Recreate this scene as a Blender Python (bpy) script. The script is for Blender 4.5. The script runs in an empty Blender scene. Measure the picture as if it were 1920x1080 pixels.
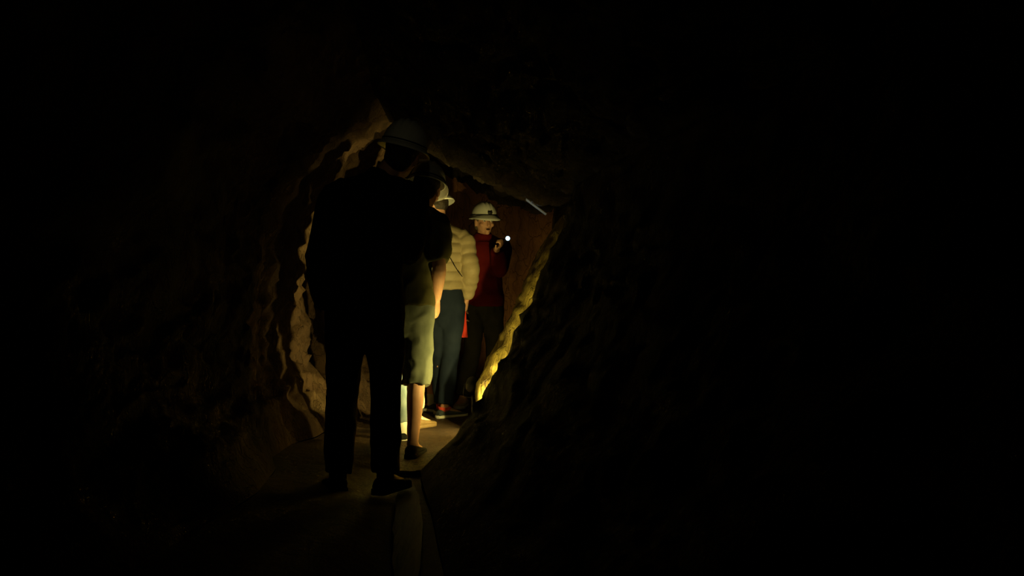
import bpy, bmesh, math, random
from mathutils import Vector, Matrix, Euler, noise

random.seed(4)
scene = bpy.context.scene
COL = scene.collection
PI = math.pi
CAM_H = 0.92
F = 1867.0                      # focal length in pixels of the 1920 wide frame


def at(u, v, d):
    """a point of the photograph at distance d (metres) in front of the camera"""
    return Vector(((u - 960) * d / F, d, CAM_H - (v - 540) * d / F))


# ------------------------------------------------------------------ materials
def new_mat(name):
    m = bpy.data.materials.new(name)
    m.use_nodes = True
    nt = m.node_tree
    bs = nt.nodes['Principled BSDF']
    return m, nt, bs


def noise_mat(name, c1, c2, rough=0.85, scale=8.0, bump=0.2, bscale=60.0, spec=0.3, detail=6.0, stretch=(1, 1, 1), bdist=0.01):
    m, nt, bs = new_mat(name)
    N, L = nt.nodes, nt.links
    tc = N.new('ShaderNodeTexCoord')
    mp = N.new('ShaderNodeMapping')
    mp.inputs['Scale'].default_value = stretch
    L.new(tc.outputs['Object'], mp.inputs['Vector'])
    n1 = N.new('ShaderNodeTexNoise')
    n1.inputs['Scale'].default_value = scale
    n1.inputs['Detail'].default_value = detail
    L.new(mp.outputs['Vector'], n1.inputs['Vector'])
    r = N.new('ShaderNodeValToRGB')
    r.color_ramp.elements[0].position = 0.32
    r.color_ramp.elements[1].position = 0.68
    r.color_ramp.elements[0].color = (*c1, 1)
    r.color_ramp.elements[1].color = (*c2, 1)
    L.new(n1.outputs['Fac'], r.inputs['Fac'])
    L.new(r.outputs['Color'], bs.inputs['Base Color'])
    n2 = N.new('ShaderNodeTexNoise')
    n2.inputs['Scale'].default_value = bscale
    n2.inputs['Detail'].default_value = 5
    L.new(mp.outputs['Vector'], n2.inputs['Vector'])
    b = N.new('ShaderNodeBump')
    b.inputs['Strength'].default_value = bump
    b.inputs['Distance'].default_value = bdist
    L.new(n2.outputs['Fac'], b.inputs['Height'])
    L.new(b.outputs['Normal'], bs.inputs['Normal'])
    bs.inputs['Roughness'].default_value = rough
    bs.inputs['Specular IOR Level'].default_value = spec
    return m


def rock_mat(name, dark, mid, light, rough=0.8, spec=0.2, seam=True, vary=2.2, lit_ochre=None):
    m, nt, bs = new_mat(name)
    N, L = nt.nodes, nt.links
    tc = N.new('ShaderNodeTexCoord')
    mp = N.new('ShaderNodeMapping')
    mp.inputs['Rotation'].default_value = (0.2, -0.75, 0.1)
    mp.inputs['Scale'].default_value = (1.0, 0.8, 0.35)
    L.new(tc.outputs['Object'], mp.inputs['Vector'])
    n1 = N.new('ShaderNodeTexNoise')
    n1.inputs['Scale'].default_value = vary
    n1.inputs['Detail'].default_value = 10
    n1.inputs['Roughness'].default_value = 0.65
    n1.inputs['Distortion'].default_value = 0.4
    L.new(mp.outputs['Vector'], n1.inputs['Vector'])
    r = N.new('ShaderNodeValToRGB')
    cr = r.color_ramp
    cr.elements[0].position = 0.30
    cr.elements[0].color = (*dark, 1)
    cr.elements[1].position = 0.72
    cr.elements[1].color = (*light, 1)
    e = cr.elements.new(0.5)
    e.color = (*mid, 1)
    L.new(n1.outputs['Fac'], r.inputs['Fac'])
    # fracture lines
    v = N.new('ShaderNodeTexVoronoi')
    v.feature = 'DISTANCE_TO_EDGE'
    v.inputs['Scale'].default_value = 9
    nv = N.new('ShaderNodeTexNoise')
    nv.inputs['Scale'].default_value = 6
    nv.inputs['Detail'].default_value = 6
    L.new(mp.outputs['Vector'], nv.inputs['Vector'])
    mx = N.new('ShaderNodeVectorMath')
    mx.operation = 'MULTIPLY_ADD'
    mx.inputs[1].default_value = (0.35, 0.35, 0.35)
    L.new(nv.outputs['Color'], mx.inputs[0])
    L.new(mp.outputs['Vector'], mx.inputs[2])
    L.new(mx.outputs['Vector'], v.inputs['Vector'])
    cl = N.new('ShaderNodeMapRange')
    cl.inputs['From Min'].default_value = 0.0
    cl.inputs['From Max'].default_value = 0.035
    L.new(v.outputs['Distance'], cl.inputs['Value'])
    if lit_ochre:
        # yellow rock, colour lifted between two depths so it reads as lamp lit
        y0, y1, c1, c2 = lit_ochre
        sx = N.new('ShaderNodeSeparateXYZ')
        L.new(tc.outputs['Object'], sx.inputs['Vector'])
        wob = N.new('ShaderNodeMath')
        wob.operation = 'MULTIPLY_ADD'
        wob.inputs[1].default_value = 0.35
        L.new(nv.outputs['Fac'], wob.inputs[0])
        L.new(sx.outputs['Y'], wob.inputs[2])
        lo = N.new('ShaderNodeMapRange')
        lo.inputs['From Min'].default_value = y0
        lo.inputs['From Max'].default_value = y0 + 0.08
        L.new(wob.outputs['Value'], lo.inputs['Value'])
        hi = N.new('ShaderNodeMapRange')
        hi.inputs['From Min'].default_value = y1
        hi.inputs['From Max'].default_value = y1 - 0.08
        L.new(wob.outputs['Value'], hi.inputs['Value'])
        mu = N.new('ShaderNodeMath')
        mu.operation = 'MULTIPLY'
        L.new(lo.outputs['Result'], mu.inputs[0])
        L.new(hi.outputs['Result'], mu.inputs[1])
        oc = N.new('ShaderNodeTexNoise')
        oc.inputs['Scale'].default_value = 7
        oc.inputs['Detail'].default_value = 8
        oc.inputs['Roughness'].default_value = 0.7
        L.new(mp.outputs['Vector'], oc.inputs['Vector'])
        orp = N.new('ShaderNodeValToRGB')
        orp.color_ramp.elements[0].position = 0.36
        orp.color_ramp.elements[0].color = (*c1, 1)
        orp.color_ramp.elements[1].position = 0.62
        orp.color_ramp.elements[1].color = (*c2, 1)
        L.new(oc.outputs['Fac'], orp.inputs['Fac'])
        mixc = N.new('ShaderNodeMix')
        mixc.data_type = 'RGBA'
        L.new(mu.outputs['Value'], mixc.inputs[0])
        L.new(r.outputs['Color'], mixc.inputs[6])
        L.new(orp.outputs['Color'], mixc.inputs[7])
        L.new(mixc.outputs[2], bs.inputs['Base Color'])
    else:
        L.new(r.outputs['Color'], bs.inputs['Base Color'])
    n2 = N.new('ShaderNodeTexNoise')
    n2.inputs['Scale'].default_value = 16
    n2.inputs['Detail'].default_value = 9
    n2.inputs['Roughness'].default_value = 0.7
    L.new(mp.outputs['Vector'], n2.inputs['Vector'])
    add = N.new('ShaderNodeMath')
    add.operation = 'MULTIPLY_ADD'
    add.inputs[1].default_value = 0.25 if seam else 0.0
    L.new(cl.outputs['Result'], add.inputs[0])
    L.new(n2.outputs['Fac'], add.inputs[2])
    b = N.new('ShaderNodeBump')
    b.inputs['Strength'].default_value = 0.9
    b.inputs['Distance'].default_value = 0.035
    L.new(add.outputs['Value'], b.inputs['Height'])
    L.new(b.outputs['Normal'], bs.inputs['Normal'])
    bs.inputs['Roughness'].default_value = rough
    bs.inputs['Specular IOR Level'].default_value = spec
    return m


M = {}
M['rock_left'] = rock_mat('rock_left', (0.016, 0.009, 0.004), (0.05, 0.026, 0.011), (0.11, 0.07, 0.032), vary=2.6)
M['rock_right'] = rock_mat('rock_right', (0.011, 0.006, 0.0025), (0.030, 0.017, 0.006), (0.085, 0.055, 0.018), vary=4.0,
                          lit_ochre=(6.02, 6.85, (0.05, 0.028, 0.006), (0.24, 0.18, 0.03)))
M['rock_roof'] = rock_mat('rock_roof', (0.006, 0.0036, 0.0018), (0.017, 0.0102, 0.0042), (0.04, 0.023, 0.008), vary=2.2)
M['rock_back'] = rock_mat('rock_back', (0.04, 0.016, 0.007), (0.11, 0.044, 0.016), (0.18, 0.08, 0.03), vary=3.0)
M['floor'] = rock_mat('mud_floor', (0.020, 0.009, 0.0035), (0.042, 0.021, 0.0075), (0.070, 0.038, 0.015), rough=0.62, spec=0.35, seam=False, vary=5.0)
M['white_shell'] = noise_mat('white_helmet_shell', (0.60, 0.60, 0.56), (0.72, 0.72, 0.68), 0.42, 5, 0.03, 120, 0.4)
M['black_plastic'] = noise_mat('black_plastic', (0.012, 0.012, 0.012), (0.02, 0.02, 0.02), 0.5, 20, 0.05, 200, 0.4)
M['skin'] = noise_mat('skin', (0.50, 0.255, 0.15), (0.60, 0.33, 0.21), 0.55, 14, 0.08, 220, 0.35, bdist=0.002)
M['hair_dark'] = noise_mat('dark_brown_hair', (0.012, 0.008, 0.005), (0.03, 0.02, 0.012), 0.55, 30, 0.5, 260, 0.3, stretch=(1, 1, 0.15))
M['hair_grey'] = noise_mat('grey_brown_hair', (0.05, 0.035, 0.022), (0.11, 0.08, 0.05), 0.6, 30, 0.5, 260, 0.3, stretch=(1, 1, 0.15))
M['olive'] = noise_mat('olive_cotton', (0.085, 0.078, 0.028), (0.115, 0.105, 0.04), 0.9, 10, 0.25, 320, 0.15, bdist=0.003)
M['shorts_grey'] = noise_mat('grey_green_cotton', (0.11, 0.122, 0.088), (0.155, 0.168, 0.122), 0.9, 12, 0.25, 320, 0.15, bdist=0.003)
M['tan'] = noise_mat('tan_quilted_nylon', (0.33, 0.26, 0.145), (0.41, 0.325, 0.19), 0.6, 9, 0.2, 90, 0.3, bdist=0.004)
M['navy'] = noise_mat('navy_cotton', (0.012, 0.019, 0.036), (0.02, 0.029, 0.05), 0.9, 10, 0.2, 300, 0.12, bdist=0.003)
M['red'] = noise_mat('dark_red_fleece', (0.075, 0.0035, 0.003), (0.105, 0.006, 0.0045), 0.9, 12, 0.2, 240, 0.12, bdist=0.003)
M['dark_trouser'] = noise_mat('dark_olive_trouser', (0.025, 0.022, 0.014), (0.04, 0.034, 0.022), 0.92, 10, 0.2, 260, 0.1, bdist=0.003)
M['black_cloth'] = noise_mat('black_cloth', (0.006, 0.006, 0.006), (0.012, 0.011, 0.011), 0.95, 10, 0.2, 260, 0.05, bdist=0.003)
M['denim'] = noise_mat('pale_blue_denim', (0.085, 0.115, 0.135), (0.155, 0.19, 0.205), 0.9, 22, 0.3, 300, 0.15, stretch=(1, 1, 0.4), bdist=0.003)
M['pale'] = noise_mat('pale_beige_cotton', (0.25, 0.21, 0.12), (0.32, 0.27, 0.16), 0.9, 12, 0.2, 300, 0.15, bdist=0.003)
M['grey_knit'] = noise_mat('grey_knit', (0.05, 0.05, 0.05), (0.08, 0.08, 0.075), 0.95, 12, 0.3, 200, 0.1, bdist=0.003)
M['white_rubber'] = noise_mat('white_rubber', (0.48, 0.46, 0.40), (0.62, 0.60, 0.54), 0.7, 20, 0.05, 150, 0.3)
M['white_sock'] = noise_mat('white_sock', (0.55, 0.52, 0.44), (0.66, 0.63, 0.55), 0.95, 20, 0.3, 250, 0.1, bdist=0.002)
M['black_shoe'] = noise_mat('black_shoe', (0.006, 0.006, 0.006), (0.012, 0.012, 0.011), 0.85, 20, 0.1, 150, 0.1)
M['red_trim'] = noise_mat('orange_red_trim', (0.50, 0.05, 0.03), (0.60, 0.075, 0.045), 0.8, 20, 0.1, 150, 0.2)
M['slate_shoe'] = noise_mat('slate_mesh', (0.03, 0.04, 0.05), (0.055, 0.065, 0.075), 0.8, 30, 0.3, 260, 0.2, bdist=0.002)
M['brown_shoe'] = noise_mat('brown_leather', (0.055, 0.034, 0.013), (0.09, 0.056, 0.022), 0.6, 14, 0.1, 150, 0.3)
M['tan_shoe'] = noise_mat('tan_leather', (0.36, 0.29, 0.17), (0.46, 0.38, 0.23), 0.7, 14, 0.1, 150, 0.3)
M['red_cloth'] = noise_mat('bright_red_cloth', (0.55, 0.035, 0.018), (0.66, 0.05, 0.028), 0.8, 14, 0.15, 200, 0.2, bdist=0.003)
M['mouth'] = noise_mat('mouth_dark', (0.02, 0.006, 0.004), (0.03, 0.009, 0.006), 0.6, 10, 0, 50, 0.3)
M['eye'] = noise_mat('eye_white', (0.6, 0.57, 0.52), (0.64, 0.6, 0.55), 0.25, 10, 0, 50, 0.5)
M['iris'] = noise_mat('iris_brown', (0.02, 0.012, 0.008), (0.03, 0.016, 0.01), 0.2, 10, 0, 50, 0.5)
M['lip'] = noise_mat('lip', (0.36, 0.12, 0.09), (0.40, 0.14, 0.10), 0.5, 10, 0.1, 120, 0.4)
M['metal'] = noise_mat('dull_steel', (0.12, 0.12, 0.12), (0.16, 0.16, 0.16), 0.45, 20, 0.1, 120, 0.5)
M['metal'].node_tree.nodes['Principled BSDF'].inputs['Metallic'].default_value = 0.8
wm, wnt, wbs = new_mat('puddle_water')
wn = wnt.nodes.new('ShaderNodeTexNoise')
wn.inputs['Scale'].default_value = 9
wb = wnt.nodes.new('ShaderNodeBump')
wb.inputs['Strength'].default_value = 0.25
wb.inputs['Distance'].default_value = 0.02
wnt.links.new(wn.outputs['Fac'], wb.inputs['Height'])
wnt.links.new(wb.outputs['Normal'], wbs.inputs['Normal'])
wbs.inputs['Base Color'].default_value = (0.02, 0.013, 0.007, 1)
wbs.inputs['Roughness'].default_value = 0.5
wbs.inputs['Specular IOR Level'].default_value = 0.3
wbs.inputs['IOR'].default_value = 1.2
M['water'] = wm


def glow_mat(name, col, strength):
    m, nt, bs = new_mat(name)
    bs.inputs['Base Color'].default_value = (*col, 1)
    bs.inputs['Emission Color'].default_value = (*col, 1)
    bs.inputs['Emission Strength'].default_value = strength
    return m


WARM = (1.0, 0.80, 0.22)
M['warm_glow'] = glow_mat('lamp_glass', WARM, 25.0)
M['led_glow'] = glow_mat('led_lens', (0.50, 0.78, 1.0), 2.6)


# ------------------------------------------------------------------ mesh helpers
def link(name, me, mat, parent=None):
    o = bpy.data.objects.new(name, me)
    COL.objects.link(o)
    if mat is not None:
        me.materials.clear()
        me.materials.append(mat)
    if parent is not None:
        o.parent = parent
    return o


def build(name, bm, mat, parent=None, voxel=None, smooth=2, disp=None, flat=False):
    bmesh.ops.recalc_face_normals(bm, faces=bm.faces)
    me = bpy.data.meshes.new(name)
    bm.to_mesh(me)
    bm.free()
    if voxel:
        t = bpy.data.objects.new('working', me)
        COL.objects.link(t)
        md = t.modifiers.new('r', 'REMESH')
        md.mode = 'VOXEL'
        md.voxel_size = voxel
        if smooth:
            ms = t.modifiers.new('s', 'SMOOTH')
            ms.factor = 0.5
            ms.iterations = smooth
        dg = bpy.context.evaluated_depsgraph_get()
        me2 = bpy.data.meshes.new_from_object(t.evaluated_get(dg))
        bpy.data.objects.remove(t)
        bpy.data.meshes.remove(me)
        me = me2
        me.name = name
    if disp:
        nr = [v.normal.copy() for v in me.vertices]
        for v, n in zip(me.vertices, nr):
            v.co += n * disp(v.co, n)
    me.polygons.foreach_set('use_smooth', [not flat] * len(me.polygons))
    me.update()
    return link(name, me, mat, parent)


def loft(bm, rings, closed=True, caps=True):
    vr = [[bm.verts.new(p) for p in r] for r in rings]
    n = len(vr[0])
    for a, b in zip(vr, vr[1:]):
        for i in range(n if closed else n - 1):
            j = (i + 1) % n
            bm.faces.new((a[i], a[j], b[j], b[i]))
    if caps and closed:
        bm.faces.new(vr[0][::-1])
        bm.faces.new(vr[-1])


def crom(pts, t):
    """Catmull-Rom through a list of tuples at parameter t in 0..len-1"""
    n = len(pts)
    i = min(int(t), n - 2)
    f = t - i
    p1, p2 = pts[i], pts[i + 1]
    p0 = pts[i - 1] if i > 0 else [2 * a - b for a, b in zip(p1, p2)]
    p3 = pts[i + 2] if i + 2 < n else [2 * b - a for a, b in zip(p1, p2)]
    return [0.5 * (2 * b + (c - a) * f + (2 * a - 5 * b + 4 * c - d) * f * f + (3 * b - a - 3 * c + d) * f ** 3)
            for a, b, c, d in zip(p0, p1, p2, p3)]


def tube(bm, path, rad, n=16, up=None, sub=4, quilt=None, dome=True):
    """a lofted limb through path; rad = r or (ra, rb) per point"""
    data = [tuple(p) + (tuple(r) if isinstance(r, (tuple, list)) else (r, r)) for p, r in zip(path, rad)]
    tt = [i / sub for i in range((len(data) - 1) * sub + 1)]
    S = [crom(data, t) for t in tt]
    P = [Vector(s[:3]) for s in S]
    R = [(max(s[3], .003), max(s[4], .003)) for s in S]
    ref = Vector(up) if up else Vector((0, 1, 0.02))
    rings = []
    length = 0.0
    Fm = []
    for k, p in enumerate(P):
        t = (P[min(k + 1, len(P) - 1)] - P[max(k - 1, 0)]).normalized()
        a = ref.cross(t)
        if a.length < 1e-4:
            a = Vector((1, 0, 0)).cross(t)
        a.normalize()
        b = t.cross(a).normalized()
        Fm.append((t, a, b))

    def ring(p, a, b, ra, rb):
        return [p + a * (ra * math.cos(2 * PI * i / n)) + b * (rb * math.sin(2 * PI * i / n)) for i in range(n)]
    if dome:
        t, a, b = Fm[0]
        ra, rb = R[0]
        for q in (0.25, 0.6, 0.87):
            h = math.sqrt(1 - q * q)
            rings.append(ring(P[0] - t * (h * min(ra, rb)), a, b, ra * q, rb * q))
    for k, p in enumerate(P):
        if k:
            length += (P[k] - P[k - 1]).length
        t, a, b = Fm[k]
        e = quilt(length) if quilt else 0.0
        rings.append(ring(p, a, b, R[k][0] + e, R[k][1] + e))
    if dome:
        t, a, b = Fm[-1]
        ra, rb = R[-1]
        for q in (0.87, 0.6, 0.25):
            h = math.sqrt(1 - q * q)
            rings.append(ring(P[-1] + t * (h * min(ra, rb)), a, b, ra * q, rb * q))
    loft(bm, rings)


def ball(bm, c, r, rot=None, seg=20, rings=12):
    r = r if isinstance(r, (tuple, list)) else (r, r, r)
    mat = Matrix.Translation(c) @ (rot.to_4x4() if rot else Matrix.Identity(4)) @ Matrix.Diagonal((*r, 1))
    bmesh.ops.create_uvsphere(bm, u_segments=seg, v_segments=rings, radius=1.0, matrix=mat)


def box(bm, c, s, rot=None):
    mat = Matrix.Translation(c) @ (rot.to_4x4() if rot else Matrix.Identity(4)) @ Matrix.Diagonal((*s, 1))
    bmesh.ops.create_cube(bm, size=1.0, matrix=mat)


def empty(name, loc, yaw=0.0, label=None, cat=None, group=None):
    o = bpy.data.objects.new(name, None)
    o.empty_display_size = 0.1
    COL.objects.link(o)
    o.location = loc
    o.rotation_euler = (0, 0, yaw)
    if label:
        o['label'] = label
    if cat:
        o['category'] = cat
    if group:
        o['group'] = group
    return o


def fbm(p, o=4):
    return noise.fractal(p, 1.0, 2.1, o, noise_basis='PERLIN_ORIGINAL')


# ------------------------------------------------------------------ the mine tunnel
#        y      A floor left   B              C              D apex         E right corner F             G             H floor right
ST = [
    (-1.6, (-1.35, 0.08), (-1.75, 0.9), (-1.5, 1.8), (-0.60, 2.45), (1.30, 1.75), (0.98, 0.95), (0.42, 0.28), (0.0, 0.0)),
    (0.0,  (-1.35, 0.08), (-1.75, 0.9), (-1.5, 1.8), (-0.60, 2.45), (1.25, 1.72), (0.92, 0.95), (0.36, 0.26), (-0.02, 0.0)),
    (1.5,  (-1.28, 0.06), (-1.72, 0.8), (-1.45, 1.75), (-0.62, 2.42), (1.08, 1.65), (0.76, 0.90), (0.27, 0.24), (-0.08, -0.02)),
    (3.0,  (-1.18, 0.04), (-1.64, 0.7), (-1.38, 1.68), (-0.65, 2.34), (0.84, 1.55), (0.53, 0.84), (0.10, 0.22), (-0.18, -0.04)),
    (4.4,  (-1.12, 0.02), (-1.54, 0.7), (-1.30, 1.60), (-0.72, 2.20), (0.50, 1.50), (0.32, 0.90), (-0.05, 0.28), (-0.36, -0.05)),
    (5.05, (-1.20, 0.0), (-1.48, 0.6), (-1.27, 1.56), (-0.75, 2.12), (0.35, 1.46), (0.15, 0.90), (-0.16, 0.31), (-0.46, -0.05)),
    (5.24, (-1.26, 0.0), (-1.48, 0.6), (-1.26, 1.55), (-0.76, 2.10), (0.33, 1.45), (0.135, 0.89), (-0.17, 0.30), (-0.48, -0.04)),
    (5.34, (-1.30, 0.0), (-1.48, 0.6), (-1.26, 1.55), (-0.78, 2.08), (0.36, 1.45), (0.32, 0.90), (0.28, 0.28), (0.20, -0.02)),
    (5.80, (-1.30, 0.0), (-1.50, 0.6), (-1.27, 1.54), (-0.80, 2.05), (0.38, 1.45), (0.32, 0.90), (0.28, 0.28), (0.20, 0.0)),
    (6.25, (-1.20, 0.0), (-1.50, 0.6), (-1.27, 1.54), (-0.80, 2.02), (0.36, 1.45), (0.06, 0.90), (-0.21, 0.33), (-0.19, 0.0)),
    (6.45, (-1.15, 0.0), (-1.50, 0.6), (-1.27, 1.53), (-0.80, 2.02), (0.36, 1.45), (0.06, 0.90), (-0.21, 0.33), (-0.18, 0.0)),
    (6.75, (-1.10, 0.0), (-1.48, 0.6), (-1.26, 1.55), (-0.80, 2.05), (0.38, 1.48), (0.28, 0.90), (0.20, 0.35), (0.12, 0.0)),
    (8.0,  (-0.95, 0.0), (-1.40, 0.7), (-1.22, 1.55), (-0.78, 2.06), (0.40, 1.62), (0.34, 0.90), (0.26, 0.38), (0.16, 0.0)),
    (9.3,  (-0.95, 0.0), (-1.30, 0.7), (-1.12, 1.50), (-0.74, 2.00), (0.36, 1.60), (0.30, 0.90), (0.22, 0.38), (0.12, 0.0)),
]


def station(y):
    for a, b in zip(ST, ST[1:]):
        if y <= b[0]:
            f = max(0.0, (y - a[0]) / (b[0] - a[0]))
            f = f * f * (3 - 2 * f) if b[0] - a[0] < 0.6 else f
            return [tuple(p + (q - p) * f for p, q in zip(u, v)) for u, v in zip(a[1:], b[1:])]
    return list(ST[-1][1:])


def rib(y):
    """stepped ribs of hewn roof"""
    k = (y * 1.25) % 1.0
    return 0.10 * (k if k < 0.86 else (1 - k) / 0.14 * 0.86)


def rock_disp(p, amt):
    q = Vector((p.x * 0.9 + p.z * 0.5, p.y * 0.7, p.z * 0.9 - p.x * 0.5))
    big = fbm(q * 1.7 + Vector((3.1, 0.4, 7.7)), 3) * 0.07
    w = fbm(p * 3.1, 3)
    r = 1 - abs(noise.noise(Vector((q.x * 5.2 + w, q.y * 2.6, q.z * 5.2 - w))) * 2)
    r2 = 1 - abs(noise.noise(Vector((q.x * 11 - w, q.y * 7 + w, q.z * 11))) * 2)
    fin = fbm(Vector((q.x * 16, q.y * 9, q.z * 16)), 4) * 0.014
    c = noise.cell(Vector((q.x * 4.2 + w * .8, q.y * 3.0 - w, q.z * 4.2)))
    return (big - (r - .5) * 0.045 - (r2 - .5) * 0.022 + fin + c * 0.022) * amt


ys = []
y = -1.6
while y < 9.3:
    ys.append(y)
    y += 0.12 if y < 1.8 else (0.05 if y < 4.6 else 0.03)
ys.append(9.3)


def floor_z(x, y):
    ch = -0.048 * math.exp(-((x + 0.52 - 0.10 * max(-0.6, 5 - y)) / 0.16) ** 2) * max(0.0, min(1.0, (6.3 - y) / 0.4))
    return ch + 0.012 * fbm(Vector((x * 2.2, y * 2.2, 1.0)), 4)


def surface(name, idx, nseg, mat, amt, mode):
    rows = []
    for yy in ys:
        k = station(yy)
        pts = [k[i] for i in idx]
        row = []
        for s in range(nseg + 1):
            t = s / nseg * (len(pts) - 1)
            x, z = crom(pts, t) if len(pts) > 2 else [a + (b - a) * t for a, b in zip(*pts)]
            p = Vector((x, yy, z))
            if mode == 'roof':
                g = math.sin(PI * s / nseg) ** 0.5 if 0 < s < nseg else 0
                p.z += -rib(yy) * g
            row.append(p)
        rows.append(row)
    # centre used to push the rock inwards or outwards
    for row in rows:
        for p in row:
            if mode == 'floor':
                p.z += floor_z(p.x, p.y)
            else:
                n = Vector((p.x + 0.45, 0, p.z - 1.0)).normalized()
                fade = max(0.15, min(1.0, (p.z - 0.0) / 0.25))
                d = rock_disp(p, amt) * fade
                keep = p.copy()
                p += n * d
                p.y = keep.y + fbm(keep * 5.0, 3) * 0.015 * fade
    bm = bmesh.new()
    vr = [[bm.verts.new(p) for p in r] for r in rows]
    for a, b in zip(vr, vr[1:]):
        for i in range(len(a) - 1):
            bm.faces.new((a[i], b[i], b[i + 1], a[i + 1]))
    me = bpy.data.meshes.new(name)
    bm.to_mesh(me)
    bm.free()
    me.polygons.foreach_set('use_smooth', [True] * len(me.polygons))
    o = link(name, me, mat)
    o['kind'] = 'structure'
    return o


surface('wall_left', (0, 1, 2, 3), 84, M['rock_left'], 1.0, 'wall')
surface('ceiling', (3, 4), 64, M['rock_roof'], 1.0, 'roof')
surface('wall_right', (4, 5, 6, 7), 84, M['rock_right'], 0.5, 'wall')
floor_o = surface('floor', (0, 7), 40, M['floor'], 1.0, 'floor')

# end walls of the drift
for nm, yw, bulge in (('wall_back', 8.75, -0.35), ('wall_front', -1.55, 0.2)):
    bm = bmesh.new()
    rows = []
    for i in range(61):
        row = []
        for j in range(61):
            x = -2.0 + 3.8 * i / 60
            z = -0.15 + 2.8 * j / 60
            p = Vector((x, yw, z))
            r = ((x + 0.4) / 1.6) ** 2 + ((z - 0.9) / 1.3) ** 2
            p.y += bulge * -0.4 * max(0, 1 - r) + fbm(p * 1.6, 5) * 0.12
            row.append(bm.verts.new(p))
        rows.append(row)
    for a, b in zip(rows, rows[1:]):
        for i in range(60):
            bm.faces.new((a[i], b[i], b[i + 1], a[i + 1]))
    o = build(nm, bm, M['rock_back'])
    o['kind'] = 'structure'

# puddle in the channel of the floor
bm = bmesh.new()
ring = []
for i in range(60):
    a = 2 * PI * i / 60
    rr = 1 + 0.22 * fbm(Vector((math.cos(a) * 2, math.sin(a) * 2, 5)), 3)
    ring.append(Vector((-0.43 + 0.06 * rr * math.cos(a) - 0.10 * rr * math.sin(a), 4.10 + 0.95 * rr * math.sin(a), -0.064)))
for dz in (0, 1):
    pass
top = [bm.verts.new(p + Vector((0, 0, 0.012))) for p in ring]
bot = [bm.verts.new(p - Vector((0, 0, 0.03))) for p in ring]
bm.faces.new(top)
bm.faces.new(bot[::-1])
for i in range(60):
    j = (i + 1) % 60
    bm.faces.new((bot[i], bot[j], top[j], top[i]))
pud = build('puddle', bm, M['water'], flat=True)
pud['label'] = 'shallow wet puddle in the floor channel in front of the walkers'
pud['category'] = 'puddle'


# ------------------------------------------------------------------ people
class Fig:
    pass


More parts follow.
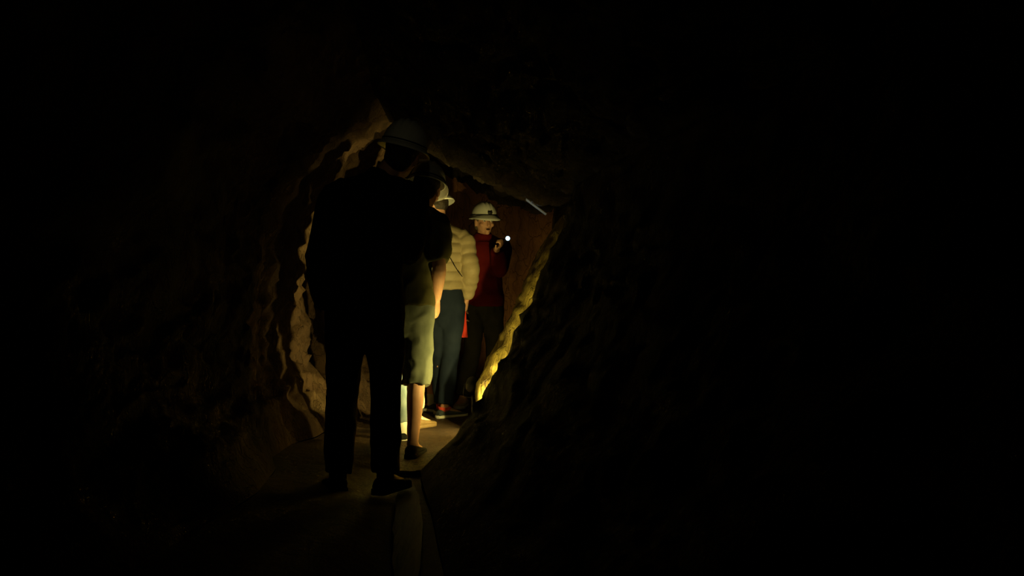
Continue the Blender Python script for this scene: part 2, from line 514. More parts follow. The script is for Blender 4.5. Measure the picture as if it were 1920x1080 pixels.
def person(loc, yaw, H, label, lean=(0, 0), head_yaw=0.0, head_pitch=0.0, head_tilt=0.0, head_off=(0, 0, 0),
           arms=None, legs=None, foot_yaw=(0, 0), group=None, voxel=0.007, face=True, curl=(0.45, 0.45), slim=1.0):
    """local frame: +Y is where the figure faces, +X its right hand side"""
    f = Fig()
    s = H / 1.75
    f.s = s
    root = empty('person', loc, yaw, label, 'person', group)
    f.root = root
    Rw = Matrix.Rotation(-yaw, 3, 'Z')
    f.local = lambda w: Rw @ (Vector(w) - Vector(loc))
    lx, ly = lean

    def J(x, y, z):
        k = max(0.0, z * s - 0.9 * s) / (0.55 * s)
        return Vector((x * s * slim + lx * k, y * s + ly * k, z * s))
    f.J = J
    f.neck = J(0, -0.015, 1.46)
    f.sh = {1: J(0.175, -0.01, 1.40), -1: J(-0.175, -0.01, 1.40)}
    f.el = {1: J(0.225, -0.04, 1.12), -1: J(-0.225, -0.04, 1.12)}
    f.wr = {1: J(0.225, 0.07, 0.875), -1: J(-0.225, 0.07, 0.875)}
    f.hd = {1: Vector((0, 0.25, -1)).normalized(), -1: Vector((0, 0.25, -1)).normalized()}
    f.pn = {1: Vector((-1, 0.1, 0)), -1: Vector((1, 0.1, 0))}     # palm normals face the thighs
    if arms:
        for k, d in arms.items():
            if 'el' in d: f.el[k] = Vector(d['el'])
            if 'wr' in d: f.wr[k] = Vector(d['wr'])
            if 'dir' in d: f.hd[k] = Vector(d['dir']).normalized()
            if 'pn' in d: f.pn[k] = Vector(d['pn']).normalized()
    f.hip = {1: J(0.088, 0, 0.90), -1: J(-0.088, 0, 0.90)}
    f.kn = {1: J(0.095, 0.02, 0.49), -1: J(-0.095, 0.02, 0.49)}
    f.an = {1: J(0.10, -0.03, 0.085), -1: J(-0.10, -0.03, 0.085)}
    if legs:
        for k, d in legs.items():
            if 'kn' in d: f.kn[k] = Vector(d['kn'])
            if 'an' in d: f.an[k] = Vector(d['an'])
    f.foot_yaw = {1: foot_yaw[0], -1: foot_yaw[1]}
    f.head = J(0, 0.02, 1.625) + Vector(head_off)
    f.HR = (Matrix.Rotation(head_yaw, 3, 'Z') @ Matrix.Rotation(head_tilt, 3, 'Y') @ Matrix.Rotation(head_pitch, 3, 'X'))
    HS = min(1.0, s * 1.04)
    f.HS = HS

    bm = bmesh.new()
    # trunk
    rows = [(0.80, 0.10, 0.085), (0.88, 0.155, 0.112), (0.95, 0.160, 0.115), (1.04, 0.140, 0.105), (1.12, 0.136, 0.102),
            (1.24, 0.155, 0.115), (1.33, 0.160, 0.112), (1.40, 0.140, 0.092), (1.44, 0.095, 0.070)]
    f.rows = rows
    path = [J(0, -0.005 if z > 1.2 else 0, z) for z, a, b in rows]
    tube(bm, path, [(a * s * slim, b * s) for z, a, b in rows], n=24, sub=3)
    # neck
    hp = f.head
    tube(bm, [f.neck - Vector((0, 0, 0.05 * s)), f.neck.lerp(hp, 0.5), hp + f.HR @ Vector((0, -0.015, -0.02))],
         [0.062 * s, 0.053 * s, 0.052 * s], n=16)
    # head
    HRm = f.HR

    def hb(c, r, rot=None):
        ball(bm, hp + HRm @ (Vector(c) * HS), tuple(q * HS for q in r), HRm @ rot if rot else HRm)
    hb((0, -0.012, 0.03), (0.076, 0.094, 0.088))
    hb((0, 0.012, -0.02), (0.066, 0.078, 0.085))
    hb((0, 0.030, -0.070), (0.048, 0.052, 0.042))
    hb((0, 0.072, -0.098), (0.022, 0.018, 0.016))
    if face:
        hb((0, 0.093, -0.022), (0.0115, 0.020, 0.026), Matrix.Rotation(0.25, 3, 'X'))
        hb((0, 0.105, -0.036), (0.015, 0.014, 0.011))
        for q in (1, -1):
            hb((q * 0.033, 0.078, 0.020), (0.024, 0.012, 0.008))
            hb((q * 0.045, 0.060, -0.030), (0.020, 0.020, 0.018))
            hb((q * 0.076, -0.008, -0.015), (0.008, 0.019, 0.032), Matrix.Rotation(0.15, 3, 'X'))
        hb((0, 0.086, -0.063), (0.022, 0.010, 0.006))
        hb((0, 0.084, -0.077), (0.020, 0.010, 0.007))
    # arms and hands
    for k in (1, -1):
        S, E, W = f.sh[k], f.el[k], f.wr[k]
        inn = J(k * 0.10, 0, 1.39)
        tube(bm, [inn, S, S.lerp(E, 0.5), E, E.lerp(W, 0.3), W],
             [0.052 * s, 0.054 * s, 0.047 * s, 0.041 * s, 0.043 * s, (0.026 * s, 0.031 * s)], n=16)
        d, pn = f.hd[k], f.pn[k]
        pn = (pn - d * pn.dot(d)).normalized()
        lat = d.cross(pn).normalized()
        if k == 1:
            lat = -lat
        # lat points to the index finger side when it agrees with the figure's forward direction
        if lat.y < 0 and abs(lat.y) > 0.05:
            lat = -lat
        h = s
        tube(bm, [W - d * 0.01 * h, W + d * 0.03 * h, W + d * 0.065 * h, W + d * 0.095 * h],
             [(0.024 * h, 0.020 * h), (0.033 * h, 0.017 * h), (0.040 * h, 0.015 * h), (0.038 * h, 0.012 * h)], n=14, up=pn)
        c0 = curl[0] if k == 1 else curl[1]
        for fi, (o, ln) in enumerate(((0.029, 0.078), (0.010, 0.088), (-0.010, 0.082), (-0.028, 0.066))):
            p = W + d * 0.088 * h + lat * o * h
            cur = [p]
            ang = c0 * (0.5 + 0.12 * fi)
            for sg, fr in enumerate((0.45, 0.32, 0.23)):
                dd = d * math.cos(ang) + pn * math.sin(ang) + lat * o * 0.8
                p = p + dd.normalized() * ln * fr * h
                cur.append(p)
                ang += c0 * (1.0 + 0.1 * fi)
            tube(bm, cur, [0.0092 * h, 0.0088 * h, 0.0080 * h, 0.0068 * h], n=10, sub=3)
        b0 = W + d * 0.030 * h + lat * 0.026 * h
        t1 = b0 + (d * 0.65 + lat * 0.55 + pn * 0.45).normalized() * 0.042 * h
        t2 = t1 + (d * 0.85 + lat * 0.10 + pn * 0.50).normalized() * 0.034 * h
        tube(bm, [b0, t1, t2], [0.0125 * h, 0.0105 * h, 0.0085 * h], n=10, sub=3)
    # legs
    for k in (1, -1):
        Hp, K, A = f.hip[k], f.kn[k], f.an[k]
        mid = K.lerp(A, 0.32) + Vector((0, -0.022 * s, 0))
        tube(bm, [Hp, Hp.lerp(K, 0.45), K, mid, K.lerp(A, 0.72), A],
             [0.082 * s, 0.074 * s, (0.052 * s, 0.055 * s), (0.052 * s, 0.057 * s), 0.040 * s, (0.032 * s, 0.040 * s)], n=18)
        fy = f.foot_yaw[k]
        fd = Vector((-math.sin(fy), math.cos(fy), 0))
        g = Vector((A.x, A.y, A.z - 0.085 * s))
        tube(bm, [A - fd * 0.005, g + fd * 0.03 * s + Vector((0, 0, .055 * s)), g + fd * 0.10 * s + Vector((0, 0, .035 * s)),
                  g + fd * 0.16 * s + Vector((0, 0, .024 * s))],
             [0.036 * s, (0.038 * s, 0.036 * s), (0.042 * s, 0.026 * s), (0.036 * s, 0.016 * s)], n=14, up=(0, 0, 1))
        ball(bm, g + Vector((0, 0, .03 * s)) - fd * 0.03 * s, 0.03 * s)
    f.body = build('body', bm, M['skin'], root, voxel=voxel, smooth=3)
    # eyes
    if face:
        for q in (1, -1):
            e = bmesh.new()
            c = hp + HRm @ (Vector((q * 0.032, 0.0815, 0.003)) * HS)
            ball(e, c, 0.0105 * HS)
            eo = build('eye', e, M['eye'], root)
            e = bmesh.new()
            ball(e, c + HRm @ (Vector((0, 0.0075, -0.001)) * HS), (0.0055 * HS, 0.004 * HS, 0.0055 * HS), HRm)
            build('iris', e, M['iris'], eo)
    return f


def hair(f, mat, long=0.0, nape=True):
    bm = bmesh.new()
    s = f.HS
    ball(bm, f.head + f.HR @ (Vector((0, -0.022, 0.028)) * s), (0.082 * s, 0.093 * s, 0.088 * s), f.HR)
    if nape:
        ball(bm, f.head + f.HR @ (Vector((0, -0.055, -0.035)) * s), (0.068 * s, 0.048 * s, 0.055 * s), f.HR)
    if long:
        ball(bm, f.head + f.HR @ (Vector((0, -0.055, -0.06 - long * .4)) * s), (0.075 * s, 0.045 * s, (0.06 + long * .5) * s), f.HR)
    return build('hair', bm, mat, f.root, voxel=0.007, disp=lambda c, n: 0.003 * fbm(c * 60, 2))


def helmet(f, tilt=0.0, clip=True, back=0.0):
    """a miner's hard hat: ridged shell, flared brim with a front peak, band"""
    s = f.HS
    R = f.HR @ Matrix.Rotation(tilt, 3, 'X')
    C = f.head + f.HR @ (Vector((0, -0.005, 0.035)) * s)
    n = 64

    def pt(a, r, z):
        return C + R @ Vector((r[0] * math.cos(a), r[1] * math.sin(a), z))
    bm = bmesh.new()
    rings = []
    ax, ay, h = 0.106 * s, 0.130 * s, 0.128 * s
    for k in range(17):
        t = k / 16 * PI / 2 * 0.985
        z = h * math.sin(t)
        q = math.cos(t) ** 0.78
        ring = []
        for i in range(n):
            a = 2 * PI * i / n
            x = ax * q * math.cos(a)
            yv = ay * q * math.sin(a)
            up = 0.0
            for rx in (-0.032, 0, 0.032):
                up = max(up, math.exp(-((x - rx * s) / (0.0075 * s)) ** 2) * 0.007 * s)
            up *= min(1, z / (0.05 * s))
            ring.append(C + R @ Vector((x, yv, z + up)))
        rings.append(ring)
    inner = []
    for k in range(16, -1, -1):
        t = k / 16 * PI / 2 * 0.985
        q = math.cos(t) ** 0.78
        inner.append([C + R @ Vector((0.955 * ax * q * math.cos(2 * PI * i / n), 0.955 * ay * q * math.sin(2 * PI * i / n), 0.955 * h * math.sin(t)))
                      for i in range(n)])
    full = rings + inner
    vr = [[bm.verts.new(p) for p in r] for r in full]
    for a, b in zip(vr, vr[1:] + vr[:1]):
        for i in range(n):
            j = (i + 1) % n
            bm.faces.new((a[i], a[j], b[j], b[i]))
    shell = build('helmet', bm, M['white_shell'], f.root)
    # brim
    bm = bmesh.new()
    rr = []
    for rad, dz in ((0.0, 0.010), (0.35, 0.004), (0.8, -0.006), (1.0, -0.012), (1.0, -0.017), (0.8, -0.011), (0.35, -0.002), (0.0, 0.004)):
        ring = []
        for i in range(n):
            a = 2 * PI * i / n
            w = 0.020 + 0.038 * max(0.0, math.sin(a)) ** 2 + back * max(0.0, -math.sin(a)) ** 2
            drop = dz * (1 + 1.2 * max(0, math.sin(a)) ** 2 + 1.5 * (back > 0) * max(0, -math.sin(a)))
            ring.append(C + R @ Vector(((ax - .002 + w * s * rad) * math.cos(a), (ay - .002 + w * s * rad) * math.sin(a), drop * s)))
        rr.append(ring)
    vr = [[bm.verts.new(p) for p in r] for r in rr]
    for a, b in zip(vr, vr[1:] + vr[:1]):
        for i in range(n):
            j = (i + 1) % n
            bm.faces.new((a[i], a[j], b[j], b[i]))
    build('brim', bm, M['white_shell'], shell)
    # dark band above the brim
    bm = bmesh.new()
    rr = []
    for rad, z in ((1.004, 0.012), (1.030, 0.012), (1.030, 0.019), (1.004, 0.019)):
        rr.append([C + R @ Vector((ax * rad * math.cos(2 * PI * i / n), ay * rad * math.sin(2 * PI * i / n), z * s)) for i in range(n)])
    vr = [[bm.verts.new(p) for p in r] for r in rr]
    for a, b in zip(vr, vr[1:] + vr[:1]):
        for i in range(n):
            j = (i + 1) % n
            bm.faces.new((a[i], a[j], b[j], b[i]))
    o = build('helmet_band', bm, M['black_plastic'], shell)
    o['label'] = 'thin dark band round the helmet'
    if clip:
        bm = bmesh.new()
        box(bm, C + R @ Vector((0, (0.130 + 0.004) * s, 0.033 * s)), (0.040 * s, 0.012 * s, 0.024 * s), R)
        bmesh.ops.bevel(bm, geom=bm.edges[:], offset=0.003, segments=2, affect='EDGES')
        o = build('lamp_clip', bm, M['black_plastic'], shell)
        o['label'] = 'small dark lamp clip'
    return shell


def folds(amp, sc=9.0, seed=0.0, fine=0.3):
    off = Vector((seed, seed * 1.7, seed * 0.6))

    def d(c, n):
        p = Vector((c.x * 1.1 + c.z * 0.45, c.y * 1.1, c.z * 0.75 - c.x * 0.6)) * sc + off
        v = noise.noise(p)
        return amp * ((1 - 2.4 * abs(v)) + fine * noise.noise(p * 2.7)) - amp * 0.4
    return d


def shirt(f, name, mat, hem=0.84, sleeve=1.0, ease=0.018, voxel=0.009, quilt=None, amp=0.006, seed=0.0, collar=0.0, flare=0.0, sleeves=(1, -1), cuff=0.0, sease=None, smooth=3):
    sease = ease if sease is None else sease
    """torso garment with sleeves; sleeve = fraction of the arm covered (0.5 = to the elbow)"""
    s = f.s
    bm = bmesh.new()
    zs = [hem + (1.445 - hem) * i / 8 for i in range(9)]

    def wid(z):
        if z <= f.rows[0][0] + .08:
            return f.rows[1][1], f.rows[1][2]
        for a, b in zip(f.rows, f.rows[1:]):
            if z <= b[0]:
                t = (z - a[0]) / (b[0] - a[0])
                return a[1] + (b[1] - a[1]) * t, a[2] + (b[2] - a[2]) * t
        return f.rows[-1][1], f.rows[-1][2]
    sl = (f.J(1, 0, 0).x - f.J(0, 0, 0).x) / s
    path, rad = [], []
    for z in zs:
        a, b = wid(z)
        a = max(a, 0.145 if z < 1.38 else a)
        e = ease + flare * max(0, (1.1 - z)) * 0.3
        path.append(f.J(0, -0.005, z))
        rad.append((a * s * sl + e, b * s + e))
    tube(bm, path, rad, n=32, sub=8 if quilt else 4, quilt=quilt, dome=False)
    for k in sleeves:
        S, E, W = f.sh[k], f.el[k], f.wr[k]
        inn = f.J(k * 0.10, 0, 1.385)
        pts = [inn, S, S.lerp(E, 0.5)]
        rr = [0.054 * s + sease, 0.058 * s + sease, 0.053 * s + sease * (1.1 if sleeve > 0.5 else 1.5)]
        if sleeve <= 0.5:
            t = sleeve * 2
            pts.append(S.lerp(E, t))
            rr.append(0.047 * s + ease * 0.7)
        else:
            t = (sleeve - 0.5) * 2
            pts += [E, E.lerp(W, 0.5 * t), E.lerp(W, t)]
            rr += [0.046 * s + sease, 0.045 * s + sease, 0.032 * s + sease * 0.9 - cuff]
        tube(bm, pts, rr, n=20, sub=7 if quilt else 4, quilt=quilt, dome=False)
    for k in (1, -1):
        tube(bm, [f.neck + Vector((k * 0.03 * s, 0, -0.01 * s)), f.neck.lerp(f.sh[k], 0.5) + Vector((0, 0, 0.004 * s)), f.sh[k]],
             [0.058 * s + ease * .5, 0.052 * s + ease * .7, 0.050 * s + ease], n=18)
    if collar:
        up = (f.head - f.neck).normalized()
        tube(bm, [f.neck - up * 0.03, f.neck + up * collar * 0.5, f.neck + up * collar], [0.085 * s, 0.075 * s, 0.073 * s], n=24, dome=False)
    return build(name, bm, mat, f.root, voxel=voxel, smooth=smooth, disp=folds(amp, 8, seed) if amp else None)


def trousers(f, name, mat, to=1.0, ease=0.015, top=1.02, voxel=0.009, amp=0.006, seed=0.0, hemflare=0.0):
    """to: 0.5 = knee, 1 = ankle"""
    s = f.s
    bm = bmesh.new()
    sl = (f.J(1, 0, 0).x - f.J(0, 0, 0).x) / s
    tube(bm, [f.J(0, 0, 0.80), f.J(0, 0, 0.88), f.J(0, 0, 0.95), f.J(0, 0, top)],
         [(0.10 * s * sl + ease, 0.09 * s + ease), (0.158 * s * sl + ease, 0.113 * s + ease), (0.16 * s * sl + ease, 0.115 * s + ease),
          (0.142 * s * sl + ease, 0.106 * s + ease)], n=28, dome=False)
    ball(bm, f.J(0, 0, 0.80), (0.11 * s * sl + ease, 0.085 * s + ease, 0.095 * s + ease))
    for k in (1, -1):
        Hp, K, A = f.hip[k], f.kn[k], f.an[k]
        pts = [Hp, Hp.lerp(K, 0.45)]
        rr = [0.084 * s + ease * .8, 0.077 * s + ease]
        if to <= 0.62:
            t = min(1.0, to * 2)
            if to <= 0.5:
                pts.append(Hp.lerp(K, t))
            else:
                pts += [K, K.lerp(A, (to - 0.5) * 2)]
                rr.append(0.060 * s + ease * 1.2 + hemflare * .7)
            rr.append(0.060 * s + ease * 1.2 + hemflare)
        else:
            t = (to - 0.5) * 2
            pts += [K, K.lerp(A, 0.45 * t) + Vector((0, -0.012, 0)), K.lerp(A, t)]
            rr += [0.058 * s + ease, 0.054 * s + ease * 1.1, 0.044 * s + ease * 1.2 + hemflare]
        tube(bm, pts, rr, n=20, sub=5, dome=False)
    return build(name, bm, mat, f.root, voxel=voxel, smooth=3, disp=folds(amp, 9, seed))


def shoe(f, k, mat, sole_mat, low=True, trim=None, sock=None, label=None, sock_h=0.09):
    s = f.s
    A = f.an[k]
    fy = f.foot_yaw[k]
    fd = Vector((-math.sin(fy), math.cos(fy), 0))
    sd = Vector((math.cos(fy), math.sin(fy), 0))
    g = Vector((A.x, A.y, A.z - 0.085 * s))
    bm = bmesh.new()
    prof = [(-0.070, 0.030, 0.052, 0.055), (-0.045, 0.038, 0.050, 0.080), (0.0, 0.041, 0.050, 0.088), (0.05, 0.044, 0.044, 0.070),
            (0.11, 0.050, 0.036, 0.052), (0.165, 0.046, 0.030, 0.040), (0.195, 0.028, 0.026, 0.032)]
    rings = []
    for yy, w, zc, h in prof:
        c = g + fd * yy * s
        ring = []
        for i in range(20):
            a = 2 * PI * i / 20
            zz = math.sin(a)
            z = 0.018 + (h - 0.018) * (0.5 + 0.5 * zz)
            ww = w * (abs(math.cos(a)) ** 0.8) * (1 if math.cos(a) > 0 else -1) * (1.0 if zz < 0.3 else 1.0 - 0.25 * (zz - 0.3))
            ring.append(c + sd * ww * s + Vector((0, 0, z * s)))
        rings.append(ring)
    loft(bm, rings)
    if not low:
        tube(bm, [A - Vector((0, 0, 0.03 * s)), A + Vector((0, 0, 0.03 * s)), A + Vector((0, 0, 0.06 * s))], [0.047 * s, 0.046 * s, 0.048 * s], n=18, dome=False)
    o = build('shoe', bm, mat, f.root, voxel=0.006, smooth=2)
    if label:
        o['label'] = label
    bm = bmesh.new()
    out = [(-0.080, 0.018), (-0.070, 0.034), (-0.04, 0.041), (0.02, 0.042), (0.08, 0.049), (0.13, 0.053), (0.17, 0.046), (0.198, 0.026), (0.205, 0.010)]
    outline = [(yy, w) for yy, w in out] + [(yy, -w) for yy, w in out[::-1]]
    lo = [g + fd * yy * s + sd * w * s + Vector((0, 0, 0.0)) for yy, w in outline]
    hi = [p + Vector((0, 0, 0.026 * s)) for p in lo]
    loft(bm, [lo, hi])
    build('sole', bm, sole_mat, o)
    if trim:
        bm = bmesh.new()
        rr = []
        for q in (0.0, 1.0):
            ring = []
            for i in range(24):
                a = 2 * PI * i / 24
                rad = 0.044 + 0.003 * q
                wob = 0.006 * math.sin(3 * a)
                ring.append(g + fd * (rad * 1.15 * math.sin(a) - 0.004) * s + sd * rad * math.cos(a) * s + Vector((0, 0, (0.062 + wob + 0.028 * q) * s)))
            rr.append(ring)
        loft(bm, rr)
        t = build('shoe_collar', bm, trim, o)
        t['label'] = 'bright red collar of the shoe'
    if sock:
        bm = bmesh.new()
        tube(bm, [A - Vector((0, 0, 0.02)), A + Vector((0, 0, 0.03 * s)), A + Vector((0, 0, sock_h * s))], [0.041 * s, 0.042 * s, 0.045 * s], n=18, dome=False)
        build('sock', bm, sock, f.root)
    return o


# ---- the dark walker in front
f = person((-0.69, 4.67, -0.035), 0.12, 1.73, 'nearest walker, black silhouette seen from behind, head tilted under a dim white helmet',
           lean=(0.05, 0.02), head_off=(0.11, 0.0, -0.015), head_tilt=0.24, head_yaw=-0.25,
           arms={1: dict(el=(0.215, 0.12, 1.14), wr=(0.13, 0.33, 1.16), dir=(-0.5, 0.8, 0.2), pn=(-0.5, -0.3, 0.4)),
                 -1: dict(el=(-0.205, -0.03, 1.10), wr=(-0.19, 0.10, 0.86))},
           legs={1: dict(kn=(0.10, 0.02, 0.48), an=(0.095, -0.03, 0.084)), -1: dict(kn=(-0.105, 0.05, 0.48), an=(-0.125, 0.0, 0.084))},
           foot_yaw=(-0.55, 0.25), voxel=0.008)
hair(f, M['hair_dark'])
helmet(f, tilt=-0.05)
shirt(f, 'jacket', M['black_cloth'], hem=0.82, sleeve=0.97, ease=0.022, seed=1.0, collar=0.06)
trousers(f, 'trousers', M['black_cloth'], to=0.99, ease=0.018, seed=2.0)
shoe(f, 1, M['black_shoe'], M['black_shoe'], sock=M['black_cloth'])
shoe(f, -1, M['black_shoe'], M['black_shoe'], sock=M['black_cloth'])

# ---- the walker in the olive shirt and shorts
f = person((-0.632, 5.745, -0.055), 0.0, 1.70, 'walker from behind in olive short sleeved shirt and grey green shorts, bare calf',
           lean=(0.01, 0.05), head_off=(0.115, 0.06, -0.02), head_yaw=-0.12, head_pitch=-0.30, head_tilt=0.1,
           arms={1: dict(el=(0.215, -0.045, 1.10), wr=(0.190, 0.10, 0.915), dir=(0.0, 0.22, -1), pn=(-0.95, 0.3, 0)),
                 -1: dict(el=(-0.22, -0.04, 1.10), wr=(-0.22, 0.09, 0.88))},
           legs={1: dict(kn=(0.083, 0.02, 0.475), an=(0.062, -0.03, 0.083)), -1: dict(kn=(-0.10, 0.02, 0.475), an=(-0.11, 0.02, 0.083))},
           foot_yaw=(-0.15, 0.1), voxel=0.006, curl=(0.75, 0.5))
hair(f, M['hair_dark'])
helmet(f, tilt=0.0, clip=False)
shirt(f, 'shirt', M['olive'], hem=0.895, sleeve=0.46, ease=0.026, seed=5.0, amp=0.009, collar=0.04, flare=0.15)
trousers(f, 'shorts', M['shorts_grey'], to=0.58, ease=0.020, seed=8.0, amp=0.010, hemflare=0.004)
shoe(f, 1, M['black_shoe'], M['black_shoe'])
shoe(f, -1, M['black_shoe'], M['black_shoe'])

# ---- the walker in pale jeans, nearly hidden
f = person((-0.735, 6.13, -0.03), 0.80, 1.25, 'small walker in pale blue jeans, mostly hidden behind the nearest silhouette, pale soled black shoe',
           arms={q: dict(el=(q * 0.19, -0.02, 1.12 * .70), wr=(q * 0.06, 0.12, 1.02 * .70), dir=(-q * 0.8, 0.5, -0.2), pn=(0, -0.8, -0.3)) for q in (1, -1)}, legs={1: dict(kn=(0.062, 0.02, 0.345), an=(0.058, -0.02, 0.06))}, foot_yaw=(-0.5, 0.2), voxel=0.009)
hair(f, M['hair_dark'])
helmet(f)
shirt(f, 'sweater', M['grey_knit'], hem=0.86, sleeve=0.97, seed=11.0, collar=0.04)
trousers(f, 'jeans', M['denim'], to=0.90, ease=0.010, seed=12.0)
for k in (1, -1):
    shoe(f, k, M['black_shoe'], M['white_rubber'], sock=M['white_sock'])

# ---- the walker with brown shoes
f = person((-0.71, 6.56, 0.0), 0.0, 1.60, 'walker in pale beige trousers and brown shoes, hidden behind the olive shirt',
           arms={q: dict(el=(q * 0.18 * .9, -0.02, 1.12 * .91), wr=(q * 0.06, 0.15, 1.02 * .91), dir=(-q * 0.8, 0.5, -0.2), pn=(0, -0.8, -0.3)) for q in (1, -1)}, legs={1: dict(an=(0.085, -0.03, 0.078)), -1: dict(an=(-0.055, -0.03, 0.078))}, foot_yaw=(-0.6, 0.0), voxel=0.009, slim=0.85)
hair(f, M['hair_grey'])
helmet(f)
shirt(f, 'jacket', M['dark_trouser'], hem=0.84, sleeve=0.97, seed=14.0, collar=0.04)
trousers(f, 'trousers', M['pale'], to=0.93, ease=0.008, seed=15.0)
for k in (1, -1):
    shoe(f, k, M['brown_shoe'], M['brown_shoe'])

# ---- child in pale shorts
f = person((-0.665, 7.42, 0.0), 0.35, 1.32, 'child in pale shorts with white socks, glimpsed between the olive walker and the navy trousers',
           arms={q: dict(el=(q * 0.18 * .72, -0.02, 1.12 * .75), wr=(q * 0.06, 0.15, 1.02 * .75), dir=(-q * 0.8, 0.5, -0.2), pn=(0, -0.8, -0.3)) for q in (1, -1)}, foot_yaw=(0.4, 0.5), voxel=0.009, slim=0.8)
hair(f, M['hair_dark'])
helmet(f)
shirt(f, 'sweater', M['grey_knit'], hem=0.84, sleeve=0.97, seed=17.0)
trousers(f, 'shorts', M['pale'], to=0.52, ease=0.014, seed=18.0)
for k in (1, -1):
    shoe(f, k, M['slate_shoe'], M['white_rubber'], sock=M['white_sock'])

# ---- the walker in the tan quilted jacket
P6 = Vector((-0.485, 7.08, 0.0))
f = person(P6, 0.0, 1.58, 'walker from behind in tan quilted jacket and navy trousers, red collared trainers',
           head_off=(-0.06, 0.03, 0.028), head_yaw=1.15, head_pitch=-0.42, head_tilt=0.08,
           arms={1: dict(el=(0.192, -0.06, 1.055), wr=(0.160, 0.06, 0.845), dir=(-0.12, 0.25, -1), pn=(-0.9, 0.3, 0)),
                 -1: dict(el=(-0.2, -0.03, 1.02), wr=(-0.19, 0.07, 0.80))},
           legs={1: dict(kn=(0.045, 0.02, 0.45), an=(0.012, -0.05, 0.077)), -1: dict(kn=(-0.04, 0.06, 0.45), an=(-0.02, 0.09, 0.077))},
           foot_yaw=(-0.95, 0.2), voxel=0.006, curl=(0.9, 0.5), slim=0.9)
hair(f, M['hair_dark'], nape=False)
helmet(f, tilt=0.0, clip=False, back=0.004)


def quilt_torso(l):
    return 0.018 * abs(math.sin(PI * l / 0.066)) ** 0.35


jk = shirt(f, 'jacket', M['tan'], hem=1.005, sleeve=0.97, ease=0.022, voxel=0.006, quilt=quilt_torso, amp=0.004, seed=21.0, collar=0.045, cuff=0.004, sease=0.008, smooth=1)
trousers(f, 'trousers', M['navy'], to=0.97, ease=0.012, top=1.04, seed=22.0, amp=0.004)
for k in (1, -1):
    shoe(f, k, M['slate_shoe'], M['white_rubber'], trim=M['red_trim'], label='dark trainer with a red collar and white sole')
# strap across the back
bm = bmesh.new()
a0 = Vector((-0.10, -0.060, 1.30)); a1 = Vector((0.015, -0.137, 1.19)); a2 = Vector((0.10, -0.125, 1.05)); a3 = Vector((0.150, -0.03, 0.98))
tube(bm, [a0, a1, a2, a3], [(0.003, 0.010)] * 4, n=8, up=(0, 1, 0), sub=6)
o = build('shoulder_strap', bm, M['black_cloth'], f.root)
o['label'] = 'thin dark strap crossing the back of the jacket'
# red cloth in the right hand
hand = P6 + Vector((0.160, 0.06, 0.845)) + Vector((-0.12, 0.25, -1)).normalized() * 0.105
bm = bmesh.new()
rings = []
for i in range(15):
    t = i / 14
    w = 0.006 + 0.017 * t ** 1.3
    d = 0.005 + 0.006 * t
    c = hand + Vector((-0.006 * t, 0.0, 0.03 - 0.21 * t))
    rings.append([c + Vector((w * math.cos(2 * PI * j / 24) * (1 + .12 * math.sin(5 * 2 * PI * j / 24)), d * math.sin(2 * PI * j / 24) * (1 + .4 * math.sin(4 * 2 * PI * j / 24 + 1)), 0)) for j in range(24)])
loft(bm, rings)
o = build('red_cloth', bm, M['red_cloth'])
o['label'] = 'narrow bright red cloth hanging from the hand of the walker in tan jacket'
o['category'] = 'cloth'

# ---- the guide in the red jacket facing the group
P7 = Vector((-0.225, 7.78, 0.0))
Y7 = PI + 0.30
R7 = Matrix.Rotation(-Y7, 3, 'Z')
L7 = lambda w: R7 @ (Vector(w) - P7)
lens_c = at(952, 447, 7.36)
hand7 = at(941, 458, 7.46)
el7 = at(938, 505, 7.66)
f = person(P7, Y7, 1.55, 'guide in a dark red jacket facing the group, mouth open, left hand raising a torch',
           head_off=(0.0, 0.01, 0.0), head_yaw=0.12, head_pitch=-0.05,
           arms={-1: dict(el=L7(el7), wr=L7(at(931, 467, 7.52)), dir=L7(hand7) - L7(at(931, 467, 7.52)), pn=(0.6, 0.2, 0.7)),
                 1: dict(el=(0.20, -0.04, 1.0), wr=(0.19, 0.08, 0.79))},
           legs={1: dict(kn=(0.10, 0.04, 0.43), an=(0.17, 0.03, 0.076))}, foot_yaw=(-0.5, 0.2), voxel=0.006, curl=(0.5, 1.2))
hair(f, M['hair_grey'])
helmet(f, tilt=0.02)
shirt(f, 'jacket', M['red'], hem=0.88, sleeve=0.97, ease=0.024, seed=31.0, collar=0.06, flare=0.1)
trousers(f, 'trousers', M['dark_trouser'], to=0.98, ease=0.014, seed=32.0)
shoe(f, 1, M['tan_shoe'], M['white_rubber'])
shoe(f, -1, M['tan_shoe'], M['white_rubber'])
bm = bmesh.new()
ball(bm, f.head + f.HR @ (Vector((0, 0.088, -0.068)) * f.HS), (0.017 * f.HS, 0.010 * f.HS, 0.009 * f.HS), f.HR)
o = build('mouth', bm, M['mouth'], f.root)
o['label'] = 'open mouth'

# ------------------------------------------------------------------ the torch in the guide's hand
aim = Vector((0.183, -0.94, 0.155)).normalized()
fl = empty('torch', lens_c - aim * 0.12, 0, 'small black torch with a bluish white lens, raised in the hand of the guide', 'torch')
base = fl.location.copy()
bm = bmesh.new()
tube(bm, [Vector((0, 0, 0)), aim * 0.05, aim * 0.075, aim * 0.09, aim * 0.119],
     [0.011, 0.011, 0.013, 0.019, 0.020], n=24, dome=False, up=(0, 0, 1))
build('torch_body', bm, M['black_plastic'], fl)
bm = bmesh.new()
tube(bm, [aim * 0.1195, aim * 0.1225], [0.0165, 0.0165], n=24, dome=False, up=(0, 0, 1), sub=1)
o = build('lens', bm, M['led_glow'], fl)
o['label'] = 'glowing bluish white lens'

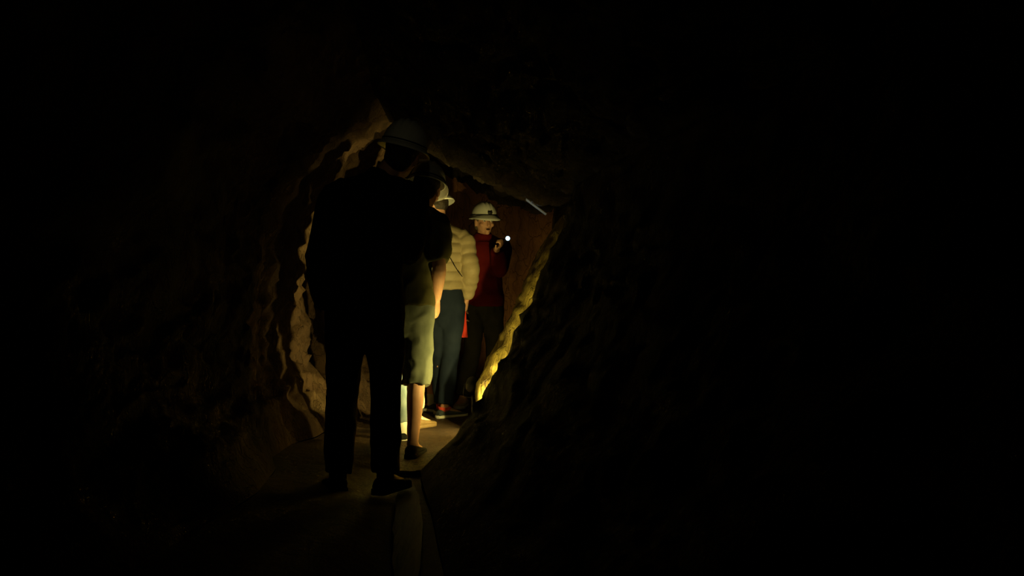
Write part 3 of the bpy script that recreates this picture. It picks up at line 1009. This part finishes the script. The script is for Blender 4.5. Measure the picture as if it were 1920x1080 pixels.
# ------------------------------------------------------------------ a pale board wedged under the low side of the roof
M['timber'] = noise_mat('pale_weathered_timber', (0.10, 0.105, 0.11), (0.17, 0.175, 0.18), 0.8, 6, 0.3, 60, 0.2, stretch=(1, 6, 1), bdist=0.004)
bm = bmesh.new()
ux = Vector((0.14, 0.0, -0.105)).normalized()
Rb = Matrix((ux, Vector((0, 1, 0)), ux.cross(Vector((0, 1, 0))))).transposed()
box(bm, Vector((0.156, 6.42, 1.444)), (0.165, 0.15, 0.006), Rb)
bmesh.ops.bevel(bm, geom=bm.edges[:], offset=0.003, segments=2, affect='EDGES')
o = build('timber_board', bm, M['timber'], flat=True)
o['label'] = 'short pale board wedged under the sloping roof, catching bluish torch light'
o['category'] = 'board'

# ------------------------------------------------------------------ the lamps on the floor and added fill lights
def floodlight(loc, aimv, label, r=0.055, post=0.0):
    root = empty('floodlight', loc, 0, label, 'lamp', 'floor lamps')
    a = Vector(aimv).normalized()
    c = Vector((0, 0, r + 0.05 + post))
    bm = bmesh.new()
    n = 32
    ref = Vector((0, 0, 1))
    s1 = ref.cross(a).normalized()
    s2 = a.cross(s1)
    prof = [(-0.07, 0.012), (-0.068, 0.6 * r), (-0.055, 0.8 * r), (-0.02, r), (0.02, r * 1.05), (0.022, r * 1.05), (0.022, r * 0.95), (0.0, r * 0.9), (-0.03, 0.5 * r), (-0.035, 0.012)]
    rings = [[c + a * q + s1 * (w * math.cos(2 * PI * i / n)) + s2 * (w * math.sin(2 * PI * i / n)) for i in range(n)] for q, w in prof]
    loft(bm, rings)
    build('housing', bm, M['black_plastic'], root)
    bm = bmesh.new()
    ball(bm, c - a * 0.012, 0.016)
    o = build('bulb', bm, M['warm_glow'], root)
    o['label'] = 'glowing yellow bulb'
    bm = bmesh.new()
    tube(bm, [c + s1 * (r + 0.008), c + s1 * (r + 0.010) - Vector((0, 0, r + 0.035)), c - s1 * (r + 0.010) - Vector((0, 0, r + 0.035)), c - s1 * (r + 0.008)],
         [(0.004, 0.009)] * 4, n=8, sub=5)
    build('bracket', bm, M['black_plastic'], root)
    if post:
        bm = bmesh.new()
        tube(bm, [Vector((0, 0, 0.005)), Vector((0, 0, post * .5)), Vector((0, 0, post + 0.012))], [0.010, 0.009, 0.009], n=12)
        build('post', bm, M['black_plastic'], root)
    bm = bmesh.new()
    box(bm, Vector((0, 0, 0.006)), (0.10, 0.08, 0.012))
    bmesh.ops.bevel(bm, geom=bm.edges[:], offset=0.003, segments=2, affect='EDGES')
    build('base_plate', bm, M['black_plastic'], root)
    return root, Vector(loc) + c, a


def spot(name, loc, aimv, watts, angle, blend, col, size=0.02):
    l = bpy.data.lights.new(name, 'SPOT')
    l.energy = watts
    l.color = col
    l.spot_size = math.radians(angle)
    l.spot_blend = blend
    l.shadow_soft_size = size
    o = bpy.data.objects.new(name, l)
    COL.objects.link(o)
    o.location = loc
    o.rotation_euler = Vector(aimv).to_track_quat('-Z', 'Y').to_euler()
    return o


root, c, a = floodlight((0.03, 5.46, 0.0), (-0.35, 0.85, 0.08), 'round black lamp on a post hidden behind the near rock, lighting the walkers', post=0.29)
spot('lamp_beam', c + a * 0.030, (-0.30, 0.85, 0.10), 82, 134, 1.0, WARM, 0.012)
bm = bmesh.new()
box(bm, c - Vector(root.location) + Vector((-0.062, -0.025, 0.0)), (0.003, 0.13, 0.20))
o = build('beam_block', bm, M['black_plastic'], root, flat=True)  # unseen plate added to keep the beam off the nearer left wall
root, c, a = floodlight((-0.05, 5.93, 0.0), (-0.2, 0.35, 0.25), 'small floor lamp behind the near rock, shining up the bright yellow rock', r=0.04)
spot('rock_lamp_beam', c + a * 0.03, (-0.2, 0.35, 0.2), 260, 110, 1.0, WARM, 0.02)
root, c, a = floodlight((-0.262, 6.62, 0.0), (0.2, 1.0, 0.3), 'round black lamp on a short post at the foot of the bright yellow rock', r=0.045, post=0.185)
spot('post_lamp_beam', c + a * 0.03, (0.06, 1.0, 0.42), 5, 84, 1.0, WARM, 0.02)
root, c, a = floodlight((0.07, 7.75, 0.0), (0.02, 1.0, 0.8), 'added unseen fill lamp beside the guide, lighting the brown end wall', r=0.04)
spot('end_wall_fill', c + a * 0.03, (0.14, 1.0, 0.75), 20, 84, 1.0, WARM, 0.02)  # added hidden fill, brightens the end wall the main lamp cannot reach
spot('helmet_fill', (-0.05, -0.35, 1.62), (-0.5, 5.0, 0.14), 7, 44, 1.0, (1.0, 0.86, 0.42), 0.03)  # added fill behind the camera, lifts the nearest helmet and roof
spot('torch_beam', lens_c + aim * 0.006, aim, 4.0, 13, 0.6, (0.55, 0.8, 1.0), 0.012)

# ------------------------------------------------------------------ world, camera, view
w = bpy.data.worlds.new('World')
scene.world = w
w.use_nodes = True
w.node_tree.nodes['Background'].inputs['Color'].default_value = (0, 0, 0, 1)
w.node_tree.nodes['Background'].inputs['Strength'].default_value = 0

cam = bpy.data.cameras.new('camera')
cam.sensor_width = 36
cam.lens = F / 1920 * 36
cam.clip_start = 0.05
co = bpy.data.objects.new('camera', cam)
COL.objects.link(co)
co.location = (0, 0, CAM_H)
co.rotation_euler = (PI / 2, 0, 0)
scene.camera = co

scene.view_settings.view_transform = 'Standard'
scene.view_settings.look = 'None'
scene.view_settings.gamma = 1
scene.view_settings.use_curve_mapping = False
scene.view_settings.exposure = 0.0
